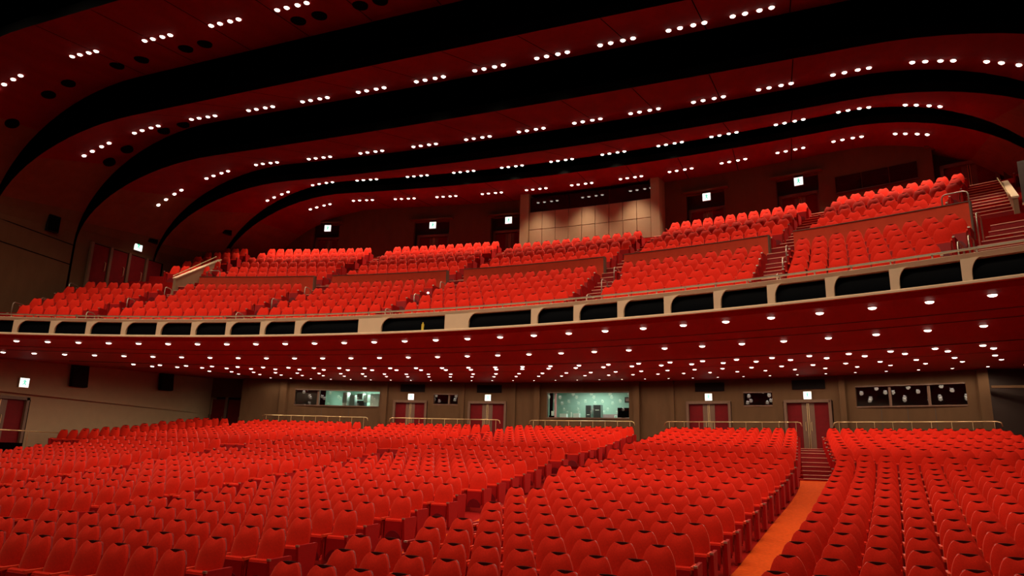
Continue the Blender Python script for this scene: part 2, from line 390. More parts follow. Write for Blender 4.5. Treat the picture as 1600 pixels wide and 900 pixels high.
for i, (a, b) in enumerate(wins):
    m = MB(); m.grid(lambda p, f: pol(pane_r(f), p, ZW0 + (ZW1 - ZW0) * f), lin(a, b, 5), lin(0, 1, 9)); m.build('pane', 'darkglass', bf, True)
    if i + 1 < len(wins):
        c = wins[i + 1][0]; m = MB()
        for p, q in ((b, c),):
            m.grid(lambda ph, z: pol(RF - .01, ph, z), lin(p, q, 4), [ZW0 - .01, ZW1 + .01])
            m.grid(lambda r, z: pol(r, p, z), [RF - .01, RF + .6], [ZW0 - .01, ZW1 + .01]); m.grid(lambda r, z: pol(r, q, z), [RF - .01, RF + .6], [ZW0 - .01, ZW1 + .01])
        wd = wins[i + 1][1] - c; dl = min(.0075, wd * .24) * (1.25 if c < -.02 else (1.0 if c < .25 else .7)); hh = .34
        arcp = [(c + dl * (1 - math.cos(t)), ZW1 + .01 - hh * (1 - math.sin(t))) for t in lin(0, math.pi / 2, 9)]
        pts = [(c - .0002, ZW1 + .01 - hh)] + arcp + [(c - .0002, ZW1 + .012)]
        m.prism(pts[::-1], 0, .05, lambda a_, z, h_: pol(RF - .008 + h_, a_, z))
        m.build('pillar', 'fascia', bf)
m = MB().tube([(0, 0, 0), (0, 0, .19)], .045, 10)
y_ = thing('yellow_bottle', 'small yellow bottle-shaped object behind the glass of the middle opening', 'bottle', pol(RF + .07, .0095, ZW0 + .005))
m.build('body', 'yellow', y_); MB().tube([(0, 0, .19), (0, 0, .25)], .02, 8).build('neck', 'yellow', y_)

# soffit under the balcony
def soff_w(x, y):
    yf = math.sqrt(44.5 ** 2 - x * x); yb = yrow(x, T_WALL); return (y - yf) / (yb - yf)
def z_soff(x, y): return 3.36 + .46 * max(0., min(1., soff_w(x, y)))
mb = MB()
mb.grid(lambda p, r: pol(r, p, 3.36 + .08 * max(0, (38.2 - r) / .2)), lin(-34 * D2R, 32 * D2R, 80), [38.0, 38.2, 40.4, 42.6, 44.4], flip=True)
mb.grid(lambda p, z: pol(44.4, p, z), lin(-34 * D2R, 32 * D2R, 80), [3.36, 3.42])
def s2(p, w):
    xf = 44.4 * math.sin(p); yf = 44.4 * math.cos(p); xb = xf * 1.02; yb = yrow(xb, T_WALL + 1.6)
    return (xf + (xb - xf) * w, yf + (yb - yf) * w, 3.42 + (.42 + .03) * w)
mb.grid(s2, lin(-34 * D2R, 32 * D2R, 80), lin(0, 1, 9), flip=True)
struct(mb.build('ceiling_under_balcony', 'soffit', smooth=False), 'dark red ceiling under the balcony dotted with downlights')
for ji, r in enumerate((40.4, 41.6, 46.2, 49.5, 53.8)):          # fine shadow joints of the soffit panels
    m = MB(); zz = lambda p: (3.36 if r < 44.4 else z_soff(r * math.sin(p), r * math.cos(p)) + .045) - .012
    m.grid(lambda p, a: pol(r + a, p, zz(p)), lin(-26 * D2R, 27 * D2R, 60), [0, .05], flip=True)
    m.grid(lambda p, h: pol(r, p, zz(p) + h), lin(-26 * D2R, 27 * D2R, 60), [0, .02]); struct(m.build('trim_soffit', 'wall_dark'), 'dark joint line in the red soffit, %s from the balcony front' % ordinal(ji + 1))

# downlights
m = MB(); n = 14
rg = [(.155, .01), (.15, -.012), (.118, -.016), (.112, -.026), (.085, -.042), (.045, -.050)]
for i, (r, z) in enumerate(rg):
    m.v += [(r * math.cos(a), r * math.sin(a), z) for a in (2 * math.pi * j / n for j in range(n))]
    if i:
        for j in range(n): m.f.append(((i - 1) * n + j, (i - 1) * n + (j + 1) % n, i * n + (j + 1) % n, i * n + j)[::-1]); m.m.append(0 if i < 3 else 1)
m.f.append(tuple(reversed(range((len(rg) - 1) * n, len(rg) * n)))); m.m.append(1)
LAMP = m.mesh('downlight', ['trim', 'lamp'])
def spot(parent, w, size, blend=.5, rad=.12, col=WARM, tilt=(0, 0, 0), loc=(0, 0, -.13)):
    l = bpy.data.lights.new('lamp_beam', 'SPOT'); l.energy = w; l.spot_size = size * D2R; l.spot_blend = blend; l.shadow_soft_size = rad; l.color = col
    o = bpy.data.objects.new('lamp_beam', l); C.objects.link(o); o.parent = parent; o.location = loc; o.rotation_euler = tilt; return o
SROWS = [('front', 38.75, .0122, .02930, 20, 17), ('second', 42.5, -.0336, .02902, 19, 18), ('third', 47.1, .1670 - .0270 * 6, .0270, 15, 16), ('fourth', 48.2, .0995 - .0259 * 4, .0259, 15, 17),
         ('fifth', 50.7, .0685 - .02365 * 3, .02365, 17, 18), ('sixth', 52.5, .0742 - .0231 * 3, .0231, 17, 18), ('rearmost', 55.45, .0479 - .0222 * 2, .0222, 17, 19)]
for nm, r, ph, dp, nl, nr in SROWS:
    lst = []
    for k in range(-nl, nr + 1):
        p = ph + dp * k; x, y, _ = pol(r, p, 0)
        if x < XL + 1.0 or x > 20.5: continue
        if r > 46 and x < (-20.8 if r < 49 else -18.5): continue
        z = 3.36 if r < 44.4 else z_soff(x, y) + .055
        px, py, w = project((x, y, z))
        lst.append((x, y, z, -5 < px < 1605))
    vis = 0
    for x, y, z, v in lst:
        if not v and r > 46: continue
        vis += 1
        o = obj('downlight', LAMP, None, (x, y, z)); o.scale = (.74, .74, 1)
        tag(o, f'round downlight, {ordinal(vis)} from left in the {nm} lamp row under the balcony', 'downlight', 'downlights under the balcony')
        spot(o, SOFFIT_W * (1.15 if r < 44 else 1.0), 178, .35, .10)

# balcony seats
PITCH_B = .495; bal = []
LOWSEC = [(-24.2, -1), (-1, 0), (0, 1), (1, 2), (2, 3), (3, 21.2)]
UPSEC = [(-22.5, None), (-17.75, -10.8), (-9.6, -2.75), (-1.7, 6.0), (7.05, 13.7), (14.85, 20.1), (21.9, 27.0)]
for k, r in enumerate(R_LOW):
    for s_, (a, b) in enumerate(LOWSEC):
        pa = ais(a, r) + .62 if (isinstance(a, int) and a in AIS) else a
        pb = ais(b, r) - .62 if (isinstance(b, int) and b in AIS) else b
        n = int((pb - pa) * D2R * r / PITCH_B + .2); d = PITCH_B / r
        c = (pa + pb) / 2 * D2R
        if s_ in (0,): st = pb * D2R - d * (n - .5)
        elif s_ == 5: st = pa * D2R + d * .5
        else: st = pb * D2R - d * (n - .5)
        for i in range(n):
            p = st + d * i; bal.append((*pol(r, p, zlow(k)), -p, ('low', s_), k, i == 0, i == n - 1))
for k, r in enumerate(R_UP[:6]):
    for s_, (a, b) in enumerate(UPSEC):
        if b is None:
            if k < 1: continue
            a, b = -21.2, -18.75
        if s_ == 6 and k < 4: continue
        if s_ == 3 and k > 4: continue
        n = int((b - a) * D2R * r / PITCH_B + .2); d = PITCH_B / r
        st = (a + b) / 2 * D2R - d * (n - 1) / 2
        for i in range(n):
            p = st + d * i; bal.append((*pol(r, p, zupr(k)), -p, ('up', s_), k, i == 0, i == n - 1))
bal = [q for q in bal if (lambda t: -60 < t[0] < 1660)(project((q[0], q[1], q[2] + .8)))]
cb = []
for i, q in enumerate(bal):
    px, py, w = project((q[0], q[1], q[2] + .85))
    if 0 < px < 1600: cb.append((w, i, px))
cb.sort(); bn = cb[:300]; bn_ids = {c[1] for c in bn}
SX = PITCH_B / PITCH_S
packs = {}
def seat_mesh(first, last):
    if (first, last) not in packs:
        m = MB(); mi = []
        for n in BODY + (('end_panel_left',) if first else ()) + (('armrest_end', 'end_panel') if last else ()):
            b, mt, sm = LO[n]; mt = mt if isinstance(mt, list) else [mt]; k = len(m.v)
            m.v += [(x * SX, y, z) for x, y, z in b.v]; m.f += [tuple(i + k for i in f) for f in b.f]; m.m += [MLIST.index(mt[i]) for i in b.m]
        me = m.mesh('balcony_chair', MLIST); nb = len(LO['backrest'][0].f)
        me.polygons.foreach_set('use_smooth', [i < nb for i in range(len(m.f))]); packs[first, last] = me
    return packs[first, last]
NAMB = {('low', 0): 'leftmost lower balcony block', ('low', 1): 'second lower balcony block', ('low', 2): 'third lower balcony block', ('low', 3): 'fourth lower balcony block', ('low', 4): 'fifth lower balcony block',
        ('low', 5): 'rightmost lower balcony block', ('up', 0): 'upper balcony corner block', ('up', 1): 'leftmost upper balcony block', ('up', 2): 'second upper balcony block', ('up', 3): 'third upper balcony block',
        ('up', 4): 'fourth upper balcony block', ('up', 5): 'fifth upper balcony block', ('up', 6): 'block beyond the right balcony stairs'}
byb = {}
for w, i, px in bn: byb.setdefault((bal[i][4], bal[i][5]), []).append((px, i))
for (s_, k), lst in sorted(byb.items()):
    lst.sort()
    for q, (px, i) in enumerate(lst):
        x, y, z, rz, _, _, first, last = bal[i]
        o = obj('balcony_chair', seat_mesh(first, last), None, (x, y, z), rz)
        tag(o, f'red seat, {ordinal(q + 1)} from left, {ordinal(k + 1)} row from front, {NAMB[s_]}', 'seat', 'red balcony seats')
tag(mass('balcony_seating', [q for i, q in enumerate(bal) if i not in bn_ids], LO, SX), 'farther rows of red seats across the left and middle of the balcony', 'seats', kind='stuff')

# balcony parapets, stairs, handrails
def arcbox(m, r0, r1, p0, p1, z0, z1, n=10, mi=0):
    for f in (lambda p, a: pol(r0, p, z0 + (z1 - z0) * a), lambda p, a: pol(r0 + (r1 - r0) * a, p, z1), lambda p, a: pol(r1, p, z1 + (z0 - z1) * a), lambda p, a: pol(r1 + (r0 - r1) * a, p, z0)):
        m.grid(f, lin(p0, p1, n), [0, 1], mi)
    for p in (p0, p1): m.add([pol(r0, p, z0), pol(r1, p, z0), pol(r1, p, z1), pol(r0, p, z1)], [(0, 1, 2, 3)], mi)
    return m
PAR = [(-17.75, -10.75, 'leftmost'), (-9.62, -2.72, 'second'), (-1.70, 6.02, 'middle'), (7.06, 13.73, 'fourth'), (14.78, 21.05, 'rightmost')]
for a, b, nm in PAR:
    t = thing('parapet', f'{nm} low red parapet wall from left across the balcony seating' if nm in ('second', 'fourth') else f'{nm} low red parapet wall crossing the balcony seating', 'parapet', group='red balcony parapets')
    arcbox(MB(), 44.18, 44.32, a * D2R, b * D2R, zlow(4), 7.17, 16).build('panel', 'parapet', t)
    arcbox(MB(), 44.15, 44.35, a * D2R, b * D2R, 7.17, 7.195, 16).build('capping', 'doorwood', t)
    arcbox(MB(), 44.15, 44.35, b * D2R, (b + .06) * D2R, zlow(4), 7.195, 2).build('end_trim', 'doorwood', t)
def bal_stairs(label, edge, width_lo, width_up, r_from=38.9, r_to=51.7):
    t = thing('balcony_stairs', label, 'stairs')
    r = r_from; k = 0
    steps = []
    for k in range(5): steps += [(38.85 + k - .5, zlow(k) - .235 if k else None), (38.85 + k, zlow(k))]
    steps = [s_ for s_ in steps if s_[1] is not None]
    for i in range(4): steps.append((43.35 + .35 * i, zlow(4) + (zupr(0) - zlow(4)) * (i + 1) / 4))
    for k in range(1, 7): steps += [(44.75 + k - .5, zupr(k) - .26), (44.75 + k, zupr(k))]
    for r, z in steps:
        if r < r_from or r > r_to: continue
        c = edge(r); w = (width_lo if r < 44 else width_up) / r / 2
        s_ = arcbox(MB(), r, r + .55, c * D2R - w, c * D2R + w, z - .26, z + .01, 6).build('step', 'step', t)
        arcbox(MB(), r - .015, r + .05, c * D2R - w, c * D2R + w, z + .01, z + .03, 6).build('nosing', 'nosing', s_)
    return t
for k, nm in ((-1, 'far left'), (0, 'second from left'), (1, 'left of the middle block'), (2, 'right of the middle block'), (3, 'beside the rightmost seat block')):
    bal_stairs(f'red balcony stairs with pale nosings, {nm}', lambda r, k=k: ais(k, r), .82, .78, r_to=45 if k == -1 else 51.7)
bal_stairs('wide red stairs with pale nosings at the right edge of the balcony', lambda r: 23.4 if r < 44.5 else 21.75 - .2 * (r - 44.5), 2.6, 1.15)
bal_stairs('red stairs climbing behind the sloping wall at the left of the balcony', lambda r: -18.15, .6, .6, r_from=44.2, r_to=49)
def hoop(r, ph, z, label, h=.85, w=.55, along=True):
    pts = []
    for a, zz in ((0, 0), (0, h - .1), (.03, h - .03), (.10, h), (w - .10, h), (w - .03, h - .03), (w, h - .1), (w, 0)):
        pts.append(pol(r + a, ph, z + zz) if along else pol(r, ph + a / r, z + zz))
    o = MB().tube(pts, .02, 7).build('handrail_hoop', 'steel', None, True); tag(o, label, 'handrail', 'balcony aisle handrails')
for k, nm in ((-1, 'far left'), (0, 'second left'), (1, 'left of middle'), (2, 'right of middle'), (3, 'rightmost')):
    for j, (r, z, where) in enumerate(((39.3, zlow(0), 'at the front'), (41.2, zlow(2), 'halfway up'), (43.2, zlow(4), 'beside the parapet'))):
        hoop(r, (ais(k, r) + (.35 if k > 1 else -.2)) * D2R, z, f'bent steel handrail {where} of the {nm} balcony stairs', .80, .5)
for j, (r, z, nm) in enumerate(((39.3, zlow(0), 'front'), (40.6, zlow(1), 'middle'), (42.0, zlow(3), 'rear'))):
    hoop(r, 21.65 * D2R, z, f'{nm} steel handrail at the foot of the wide right stairs', .95, .6)
hoop(44.3, 20.2 * D2R, 7.0, 'steel handrail bend on top of the rightmost parapet end', .55, .65, False)
hoop(44.3, -17.4 * D2R, 7.0, 'steel handrail bend on the leftmost parapet end', .5, .6, False)
for j, (r, p, z) in enumerate(((40.3, -24.9, zlow(1)), (41.6, -24.6, zlow(2)), (42.9, -24.3, zlow(4)))):
    hoop(r, p * D2R, z, f'thin dark handrail by the left wall, {ordinal(j + 1)} from front', .8, .7)
def slope_wall(name, label, ph0, ph1, r0, r1, zb0, zt0, zb1, zt1, th=.12):
    t = thing(name, label, 'wall')
    ang = lambda r: (ph0 + (ph1 - ph0) * (r - r0) / (r1 - r0)) * D2R
    ol = [(r0, zb0), (r1, zb1), (r1, zt1), (r0, zt0)]
    MB().prism(ol, 0, th, lambda r, z, h: pol(r, ang(r) + h / 45, z)).build('panel', 'wall_light', t)
    ol = [(r0 - .03, zt0), (r1, zt1), (r1, zt1 + .05), (r0 - .03, zt0 + .05)]
    MB().prism(ol, -.03, th + .03, lambda r, z, h: pol(r, ang(r) + h / 45, z)).build('capping', 'fascia', t)
    MB().tube([pol(r0 + .1, ang(r0) - .002, zt0 + .16), pol(r1 - .1, ang(r1) - .002, zt1 + .16)], .022, 7).build('handrail', 'brass', t)
slope_wall('stair_wall', 'beige sloping stair wall with handrail at the left of the balcony', -19.25, -19.25, 44.1, 48.0, 5.6, 7.05, 7.2, 9.0)
slope_wall('stair_wall', 'beige sloping stair wall with pale capping at the right of the balcony', 22.25, 21.3, 44.9, 49.8, 6.0, 7.25, 8.4, 9.45)
t = thing('side_panel', 'dark brown panel wall beyond the right balcony stairs', 'panel')
arcbox(MB(), 46.4, 46.6, 22.3 * D2R, 26 * D2R, 6.0, 8.85, 6).build('panel', 'wall_dark', t)
arcbox(MB(), 46.3, 46.6, 22.3 * D2R, 26 * D2R, 7.45, 7.52, 6).build('ledge', 'fascia', t)
arcbox(MB(), 46.35, 46.42, 22.3 * D2R, 26 * D2R, 6.0, 7.45, 6).build('lower_panel', 'parapet', t)
for q, p in enumerate((22.7, 22.95, 23.2)): MB().tube([pol(46.33, p * D2R, 7.9 + .12 * (q % 2)), pol(46.42, p * D2R, 7.9 + .12 * (q % 2))], .025, 8).build('stud', 'steel', t)
GL = mat('aisle_lamp', (1, 1, 1), emit=(1, .95, .9), estr=8); M['aisle'] = GL
for (r, p, z, nm) in ((45.6, -4.05, 6.95, 'low beside the second upper block'), (48.2, -8.6, 8.45, 'halfway up the leftmost upper block'), (49.9, -8.7, 9.25, 'near the top of the leftmost upper block'), (43.2, -3.15, zlow(4) + .35, 'beside the third lower block rear row'), (39.9, -3.2, zlow(0) + .6, 'beside the second lower block front row'), (47.2, -2.3, 7.9, 'on the stairs left of the middle block')):
    o = MB().tube([(0, 0, 0), (0, .05, .0)], .035, 10).build('aisle_light', 'aisle'); o.location = pol(r, p * D2R, z)
    tag(o, f'tiny white aisle light {nm}', 'light')

# ------------------------------------------------------------------ doors, signs, windows helpers (local frame: x along wall, -y into the hall, z up)
def wall_tf(x, y, ang, z): return Matrix.Translation((x, y, z)) @ Matrix.Rotation(-ang, 4, 'Z')
def door(label, x, y, ang, z, w=2.0, h=2.14, recess=.25, name='door', num=[0]):
    num[0] += 1
    t = obj('door_%d' % num[0], None); t.matrix_world = wall_tf(x, y, ang, z); struct(t, label)
    hw = w / 2
    for a, b in ((-hw - .13, -hw), (hw, hw + .13)): MB().box(a, b, -.10, recess, 0, h + .12).build('jamb', 'doorwood', t)
    MB().box(-hw - .13, hw + .13, -.10, recess, h, h + .14).build('lintel', 'doorwood', t)
    MB().box(-hw, hw, recess, recess + .02, 0, h).build('backing', 'black', t)
    for sgn in (-1, 1):
        lf = MB().box(min(sgn * .01, sgn * hw), max(sgn * .01, sgn * hw), .06, .12, .01, h - .01).build('leaf', 'doorred', t)
        a, b = sorted((sgn * .01, sgn * hw * .30)); MB().box(a, b, .045, .06, .01, h - .01).build('stile', 'doorwood', lf)
        x0 = sgn * hw * .14; MB().tube([(x0, .05, .85), (x0, -.01, .88), (x0, -.01, 1.25), (x0, .05, 1.28)], .016, 7).build('handle', 'brass', lf)
        MB().box(sgn * .035 - .012, sgn * .035 + .012, .035, .045, .02, h - .02).build('edge_strip', 'brass', lf)
    return t
def exit_sign(label, x, y, ang, z, w=.34, h=.34, glow=True):
    t = thing('exit_sign', label, 'exit sign', group='lit exit signs'); t.matrix_world = wall_tf(x, y, ang, z)
    MB().box(-w / 2 - .02, w / 2 + .02, -.09, -.01, -h / 2 - .02, h / 2 + .02).build('housing', 'steel', t)
    MB().box(-w / 2, w / 2, -.105, -.09, -h / 2, h / 2).build('lit_face', 'exit_w', t)
    MB().box(-w / 2, -w * .18, -.110, -.105, -h / 2, h / 2).build('green_doorway', 'exit_w', t)
    fig = MB()                                                      # running figure of the emergency pictogram
    fig.prism([(.03 * math.cos(a), .115 + .03 * math.sin(a)) for a in lin(0, 2 * math.pi, 9)[:-1]], -.114, -.106, lambda a, b, hh: (a, hh, b))
    for pts in ([(.0, .08), (.045, .07), (.01, -.03), (-.035, -.02)], [(.01, -.03), (-.01, -.01), (-.10, -.10), (-.085, -.12)], [(.0, -.03), (.03, -.02), (.075, -.09), (.055, -.13), (.035, -.09)], [(.04, .07), (.03, .04), (.10, .02), (.10, .045)], [(-.0, .08), (-.01, .05), (-.09, .06), (-.09, .085)]):
        fig.prism(pts, -.114, -.106, lambda a, b, hh: (a, hh, b))
    fig.build('green_figure', 'exit_g', t)
    return t

# ------------------------------------------------------------------ stalls back wall
kw = kap(T_WALL)
def wp(x, z=0, off=0.0):
    a = math.atan(kw * x); y = yrow(x, T_WALL)
    return (x - off * math.sin(a) * 1.0, y - off * math.cos(a) if False else y - off, z)
HOLES = [(-11.40, -9.30, Z_TOP - .1, 2.62), (-6.85, -4.50, Z_TOP - .1, 2.62), (5.72, 8.02, Z_TOP - .1, 2.66), (10.48, 12.66, Z_TOP - .1, 2.66),
         (-17.21, -12.23, 2.30, 3.24), (-8.95, -7.48, 2.51, 3.12), (-2.10, 2.63, 1.83, 3.26), (8.62, 9.99, 2.47, 3.14), (13.64, 17.73, 2.35, 3.28)]
mb = MB()
xs = sorted(set([-20.2, 18.45] + [h[0] for h in HOLES] + [h[1] for h in HOLES] + lin(-20.2, 18.45, 40)))
for a, b in zip(xs[:-1], xs[1:]):
    if b - a < 1e-6: continue
    hole = next((h for h in HOLES if h[0] <= a + 1e-6 and b <= h[1] + 1e-6), None)
    spans = [(Z_TOP - .1, 3.95)] if not hole else [q for q in ((Z_TOP - .1, hole[2]), (hole[3], 3.95)) if q[1] - q[0] > .02]
    for z0, z1 in spans:
        mb.grid(lambda x, z: wp(x, z), [a, b], [z0, z1])
struct(mb.build('wall_back', 'wall'), 'brown panelled wall behind the last stalls row')
for hi_, h in enumerate(sorted(HOLES)):                              # reveals
    m = MB(); x0, x1, z0, z1 = h
    for x in (x0, x1): m.add([wp(x, z0), wp(x, z0, -.3), wp(x, z1, -.3), wp(x, z1)], [(0, 1, 2, 3)])
    for z in (z0, z1): m.add([wp(x0, z), wp(x1, z), wp(x1, z, -.3), wp(x0, z, -.3)], [(0, 1, 2, 3)])
    struct(m.build('trim_reveal', 'doorwood'), 'brown lining of the %s opening from left in the stalls back wall' % ordinal(hi_ + 1))
# projecting bay around the control room window and pilasters
def pil(x0, x1, label, d=.18, mt='wall'):
    m = MB(); m.box(x0, x1, -d, 0, Z_TOP - .1, 3.93, tf=lambda x, y, z: (x, yrow(x, T_WALL) + y, z)); struct(m.build('trim_pilaster', mt), label)
pil(-2.76, -2.45, 'left pilaster of the control room bay', .3, 'wall'); pil(2.95, 3.26, 'right pilaster of the control room bay', .3, 'wall')
pil(-12.0, -11.7, 'pilaster left of the second door'); pil(-4.15, -3.95, 'pilaster left of the control room bay', .15); pil(12.95, 13.2, 'pilaster right of the rightmost door', .2); pil(18.1, 18.45, 'pilaster at the right end of the back wall', .3)
pil(-17.95, -17.6, 'pilaster left of the long lit window', .2); pil(-7.25, -7.05, 'slim pilaster beside the small dark window', .12); pil(4.9, 5.1, 'slim pilaster left of the third door', .12)
for i, x in enumerate([-15.6, -14.0, -1.2, -.2, .8, 1.8, 14.6, 15.6, 16.6]):     # panel joints below the windows
    m = MB().box(x - .012, x + .012, -.006, .01, Z_TOP, 1.83 if abs(x) < 3 else 2.3, tf=lambda x, y, z: (x, yrow(x, T_WALL) + y, z)); struct(m.build('trim_joint', 'wall_dark'), 'dark vertical panel joint, ' + ordinal(i + 1) + ' from left on back wall')
DX = [(-10.35, 'leftmost'), (-5.675, 'left of centre'), (6.87, 'right of centre'), (11.57, 'rightmost')]
for (x, nm), h in zip(DX, HOLES[:4]):
    a = math.atan(kw * x); w = (h[1] - h[0]) - .28
    door(f'red double door {nm} in the stalls back wall', x, yrow(x, T_WALL), a, Z_TOP, w, 2.12 - (Z_TOP - .47))
    exit_sign(f'green and white exit sign above the {nm} stalls door', *wp(x + .05, 0, .02)[:2], a, 2.93)
    m = MB().box(-.75, .75, -.05, .0, -.22, .22); o = m.build('speaker_grille', 'speaker'); o.matrix_world = wall_tf(*wp(x + .1, 0, .02)[:2], a, 3.45); tag(o, f'dark flat speaker grille above the {nm} stalls door', 'speaker', 'grilles above the stalls doors')
# glazing
WINS = [(4, 'long lit control window left of centre', [-15.9]), (5, 'small dark two-pane window between the left doors', [-8.05]), (6, 'large lit control room window in the middle', [-1.62]), (7, 'small dark window between the right doors', []), (8, 'long dark window at the right end of the back wall', [15.0, 16.45])]
for n, (hi, label, mul) in enumerate(WINS):
    x0, x1, z0, z1 = HOLES[hi]; t = obj('window_%d' % (n + 1), None); struct(t, label)
    cuts = [x0] + mul + [x1]
    for a, b in zip(cuts[:-1], cuts[1:]):
        MB().add([wp(a, z0, -.12), wp(b, z0, -.12), wp(b, z1, -.12), wp(a, z1, -.12)], [(0, 1, 2, 3)]).build('pane', 'glass', t)
    for x in mul: MB().box(x - .05, x + .05, .06, .18, z0, z1, tf=lambda x, y, z: (x, yrow(x, T_WALL) + y, z)).build('mullion', 'pink' if hi == 6 else 'doorwood', t)
    for za, zb in ((z0 - .03, z0 + .03), (z1 - .03, z1 + .03)):
        MB().box(x0, x1, -.03, .16, za, zb, tf=lambda x, y, z: (x, yrow(x, T_WALL) + y, z)).build('frame', 'doorwood', t)
def room(x0, x1, z0, z1, depth, mt, label, lw):
    m = MB(); ym = min(yrow(x0, T_WALL), yrow(x1, T_WALL)); yM = max(yrow(x0, T_WALL), yrow(x1, T_WALL), T_WALL if x0 * x1 < 0 else 0)
    a, b = yM + .32, yM + depth; xa, xb = x0 - .6, x1 + .6; za, zb = z0 - .9, z1 + .35
    m.add([(xa, b, za), (xb, b, za), (xb, b, zb), (xa, b, zb)], [(0, 1, 2, 3)])
    m.add([(xa, a, za), (xb, a, za), (xb, b, za), (xa, b, za)], [(0, 1, 2, 3)]); m.add([(xa, a, zb), (xb, a, zb), (xb, b, zb), (xa, b, zb)], [(0, 1, 2, 3)])
    for x in (xa, xb): m.add([(x, a, za), (x, b, za), (x, b, zb), (x, a, zb)], [(0, 1, 2, 3)])
    struct(m.build('wall_room', mt), label)
    if lw:
        f = obj('room_lamp', None, None, ((x0 + x1) / 2, (a + b) / 2, zb - .06)); tag(f, 'ceiling light panel inside ' + label, 'light')
        MB().box(-1.0, 1.0, -.25, .25, 0, .04).build('diffuser', 'exit_w', f)
        l = bpy.data.lights.new('room_light', 'AREA'); l.shape = 'RECTANGLE'; l.size = 2.4; l.size_y = .8; l.energy = lw; l.color = (.86, 1, .9)
        o = bpy.data.objects.new('room_light', l); C.objects.link(o); o.parent = f; o.location = (0, 0, -.03)
    return a, b
a, b = room(-2.10, 2.63, 1.83, 3.26, 2.6, 'green', 'the pale green control room in the middle', 75)
def item(name, label, cat, boxes, loc):
    t = thing(name, label, cat, loc)
    for nm, mt, bx in boxes: MB().box(*bx).build(nm, mt, t)
    return t
zf_ = 1.83
item('equipment_rack', 'tall dark rack left of a pair behind the middle control window', 'rack', [('body', 'geargrey', (-.17, .17, 0, .4, -.6, .82)), ('front', 'gear', (-.15, .15, -.02, 0, -.5, .80)), ('panel_light', 'paper', (-.08, .08, -.03, -.02, .26, .29)), ('panel_light', 'paper', (-.08, .08, -.03, -.02, .08, .11))], (-.10, a + 1.2, zf_))
item('equipment_rack', 'wider dark rack right of a pair behind the middle control window', 'rack', [('body', 'geargrey', (-.24, .24, 0, .4, -.6, .84)), ('front', 'gear', (-.21, .21, -.02, 0, -.5, .82)), ('panel_light', 'paper', (-.10, .12, -.03, -.02, .52, .56))], (.42, a + 1.2, zf_))
item('mixing_console', 'white paper-covered console at the left of the middle control room', 'console', [('desk', 'gear', (-.75, .75, 0, .7, -.7, -.02)), ('sheet', 'paper', (-.62, -.22, .02, .3, -.02, .24)), ('sheet', 'paper', (.18, .52, .05, .35, -.02, .26)), ('lamp_post', 'paper', (-.02, .05, .2, .25, -.02, .34)), ('edge', 'geargrey', (-.7, .7, -.02, 0, -.12, -.02))], (-.95, a + .35, zf_ + .04))
item('monitor', 'big black monitor at the right of the middle control room', 'monitor', [('screen', 'black', (-.32, .32, 0, .12, .05, .58)), ('stand', 'gear', (-.1, .1, .02, .1, -.5, .05)), ('base', 'gear', (-.9, .35, -.1, .4, -.2, .02))], (2.15, a + .3, zf_ + .04))
item('wall_speaker', 'small black speaker high at the right of the middle control room', 'speaker', [('cabinet', 'gear', (-.16, .16, 0, .2, -.15, .15)), ('cone', 'pink', (-.09, .09, -.02, 0, -.08, .08))], (2.42, a + .2, 2.88))
item('sideboard', 'pinkish low board behind the desk of the middle control room', 'board', [('board', 'pink', (-.75, .75, 0, .1, -.5, .34)), ('clock_frame', 'paper', (.02, .18, -.02, 0, .1, .28)), ('clock_face', 'green', (.05, .15, -.03, -.02, .13, .25))], (1.25, a + 1.9, zf_))
item('curtain', 'black curtain at the left edge of the middle control window', 'curtain', [('drape', 'black', (-.05, .05, 0, .3, -.2, 1.45)), ('fold', 'black', (-.1, .3, .05, .3, -.2, .16)), ('cloth', 'paper', (.07, .19, -.02, .05, .14, .40))], (-2.02, a + .02, zf_))
a, b = room(-15.8, -12.23, 2.30, 3.24, 2.4, 'green', 'the cluttered lit room at the left', 85)
random.seed(11)
for i, (x, w, z0, z1, mt) in enumerate(((-15.3, .34, -.3, .95, 'paper'), (-14.85, .40, -.3, .80, 'geargrey'), (-14.3, .55, -.3, .45, 'gear'), (-14.2, .42, .50, .88, 'paper'), (-13.85, .28, .35, .80, 'paper'), (-13.5, .20, -.3, .9, 'geargrey'), (-13.1, .62, -.1, .85, 'paper'), (-12.85, .5, -.3, .18, 'gear'), (-12.35, .75, -.3, .75, 'gear'), (-12.2, .6, .55, .62, 'paper'), (-12.3, .6, .2, .25, 'paper'))):
    what = {'paper': ('notice_board', 'pale sheet or board'), 'geargrey': ('cabinet', 'grey-green cabinet'), 'gear': ('equipment_box', 'dark equipment box')}[mt]
    t = thing(what[0], f'{what[1]}, {ordinal(i + 1)} item from left inside the long lit window', what[0].split('_')[0], (x, a + .5 + .14 * (i % 3), 2.30))
    MB().box(-w / 2, w / 2, 0, .3, z0, z1).build('body', mt, t); MB().box(-w / 2 + .03, w / 2 - .03, -.02, 0, z0 + .05, z1 - .05).build('front', 'gear' if mt == 'gear' else ('geargrey' if mt == 'paper' and i % 2 else mt), t)
for hi, nm in ((5, 'the dark room behind the small left window'), (7, 'the dark room behind the small right window'), (8, 'the dark room behind the long right window')):
    x0, x1, z0, z1 = HOLES[hi]; room(x0, x1, z0, z1, 1.4, 'wall_dark', nm, 0)
x0, x1, z0, z1 = -17.21, -15.85, 2.30, 3.24
struct(MB().add([wp(x0, z0, -.25), wp(x1, z0, -.25), wp(x1, z1, -.25), wp(x0, z1, -.25)], [(0, 1, 2, 3)]).build('wall_room', 'wall_dark'), 'dark closed part of the long control window')
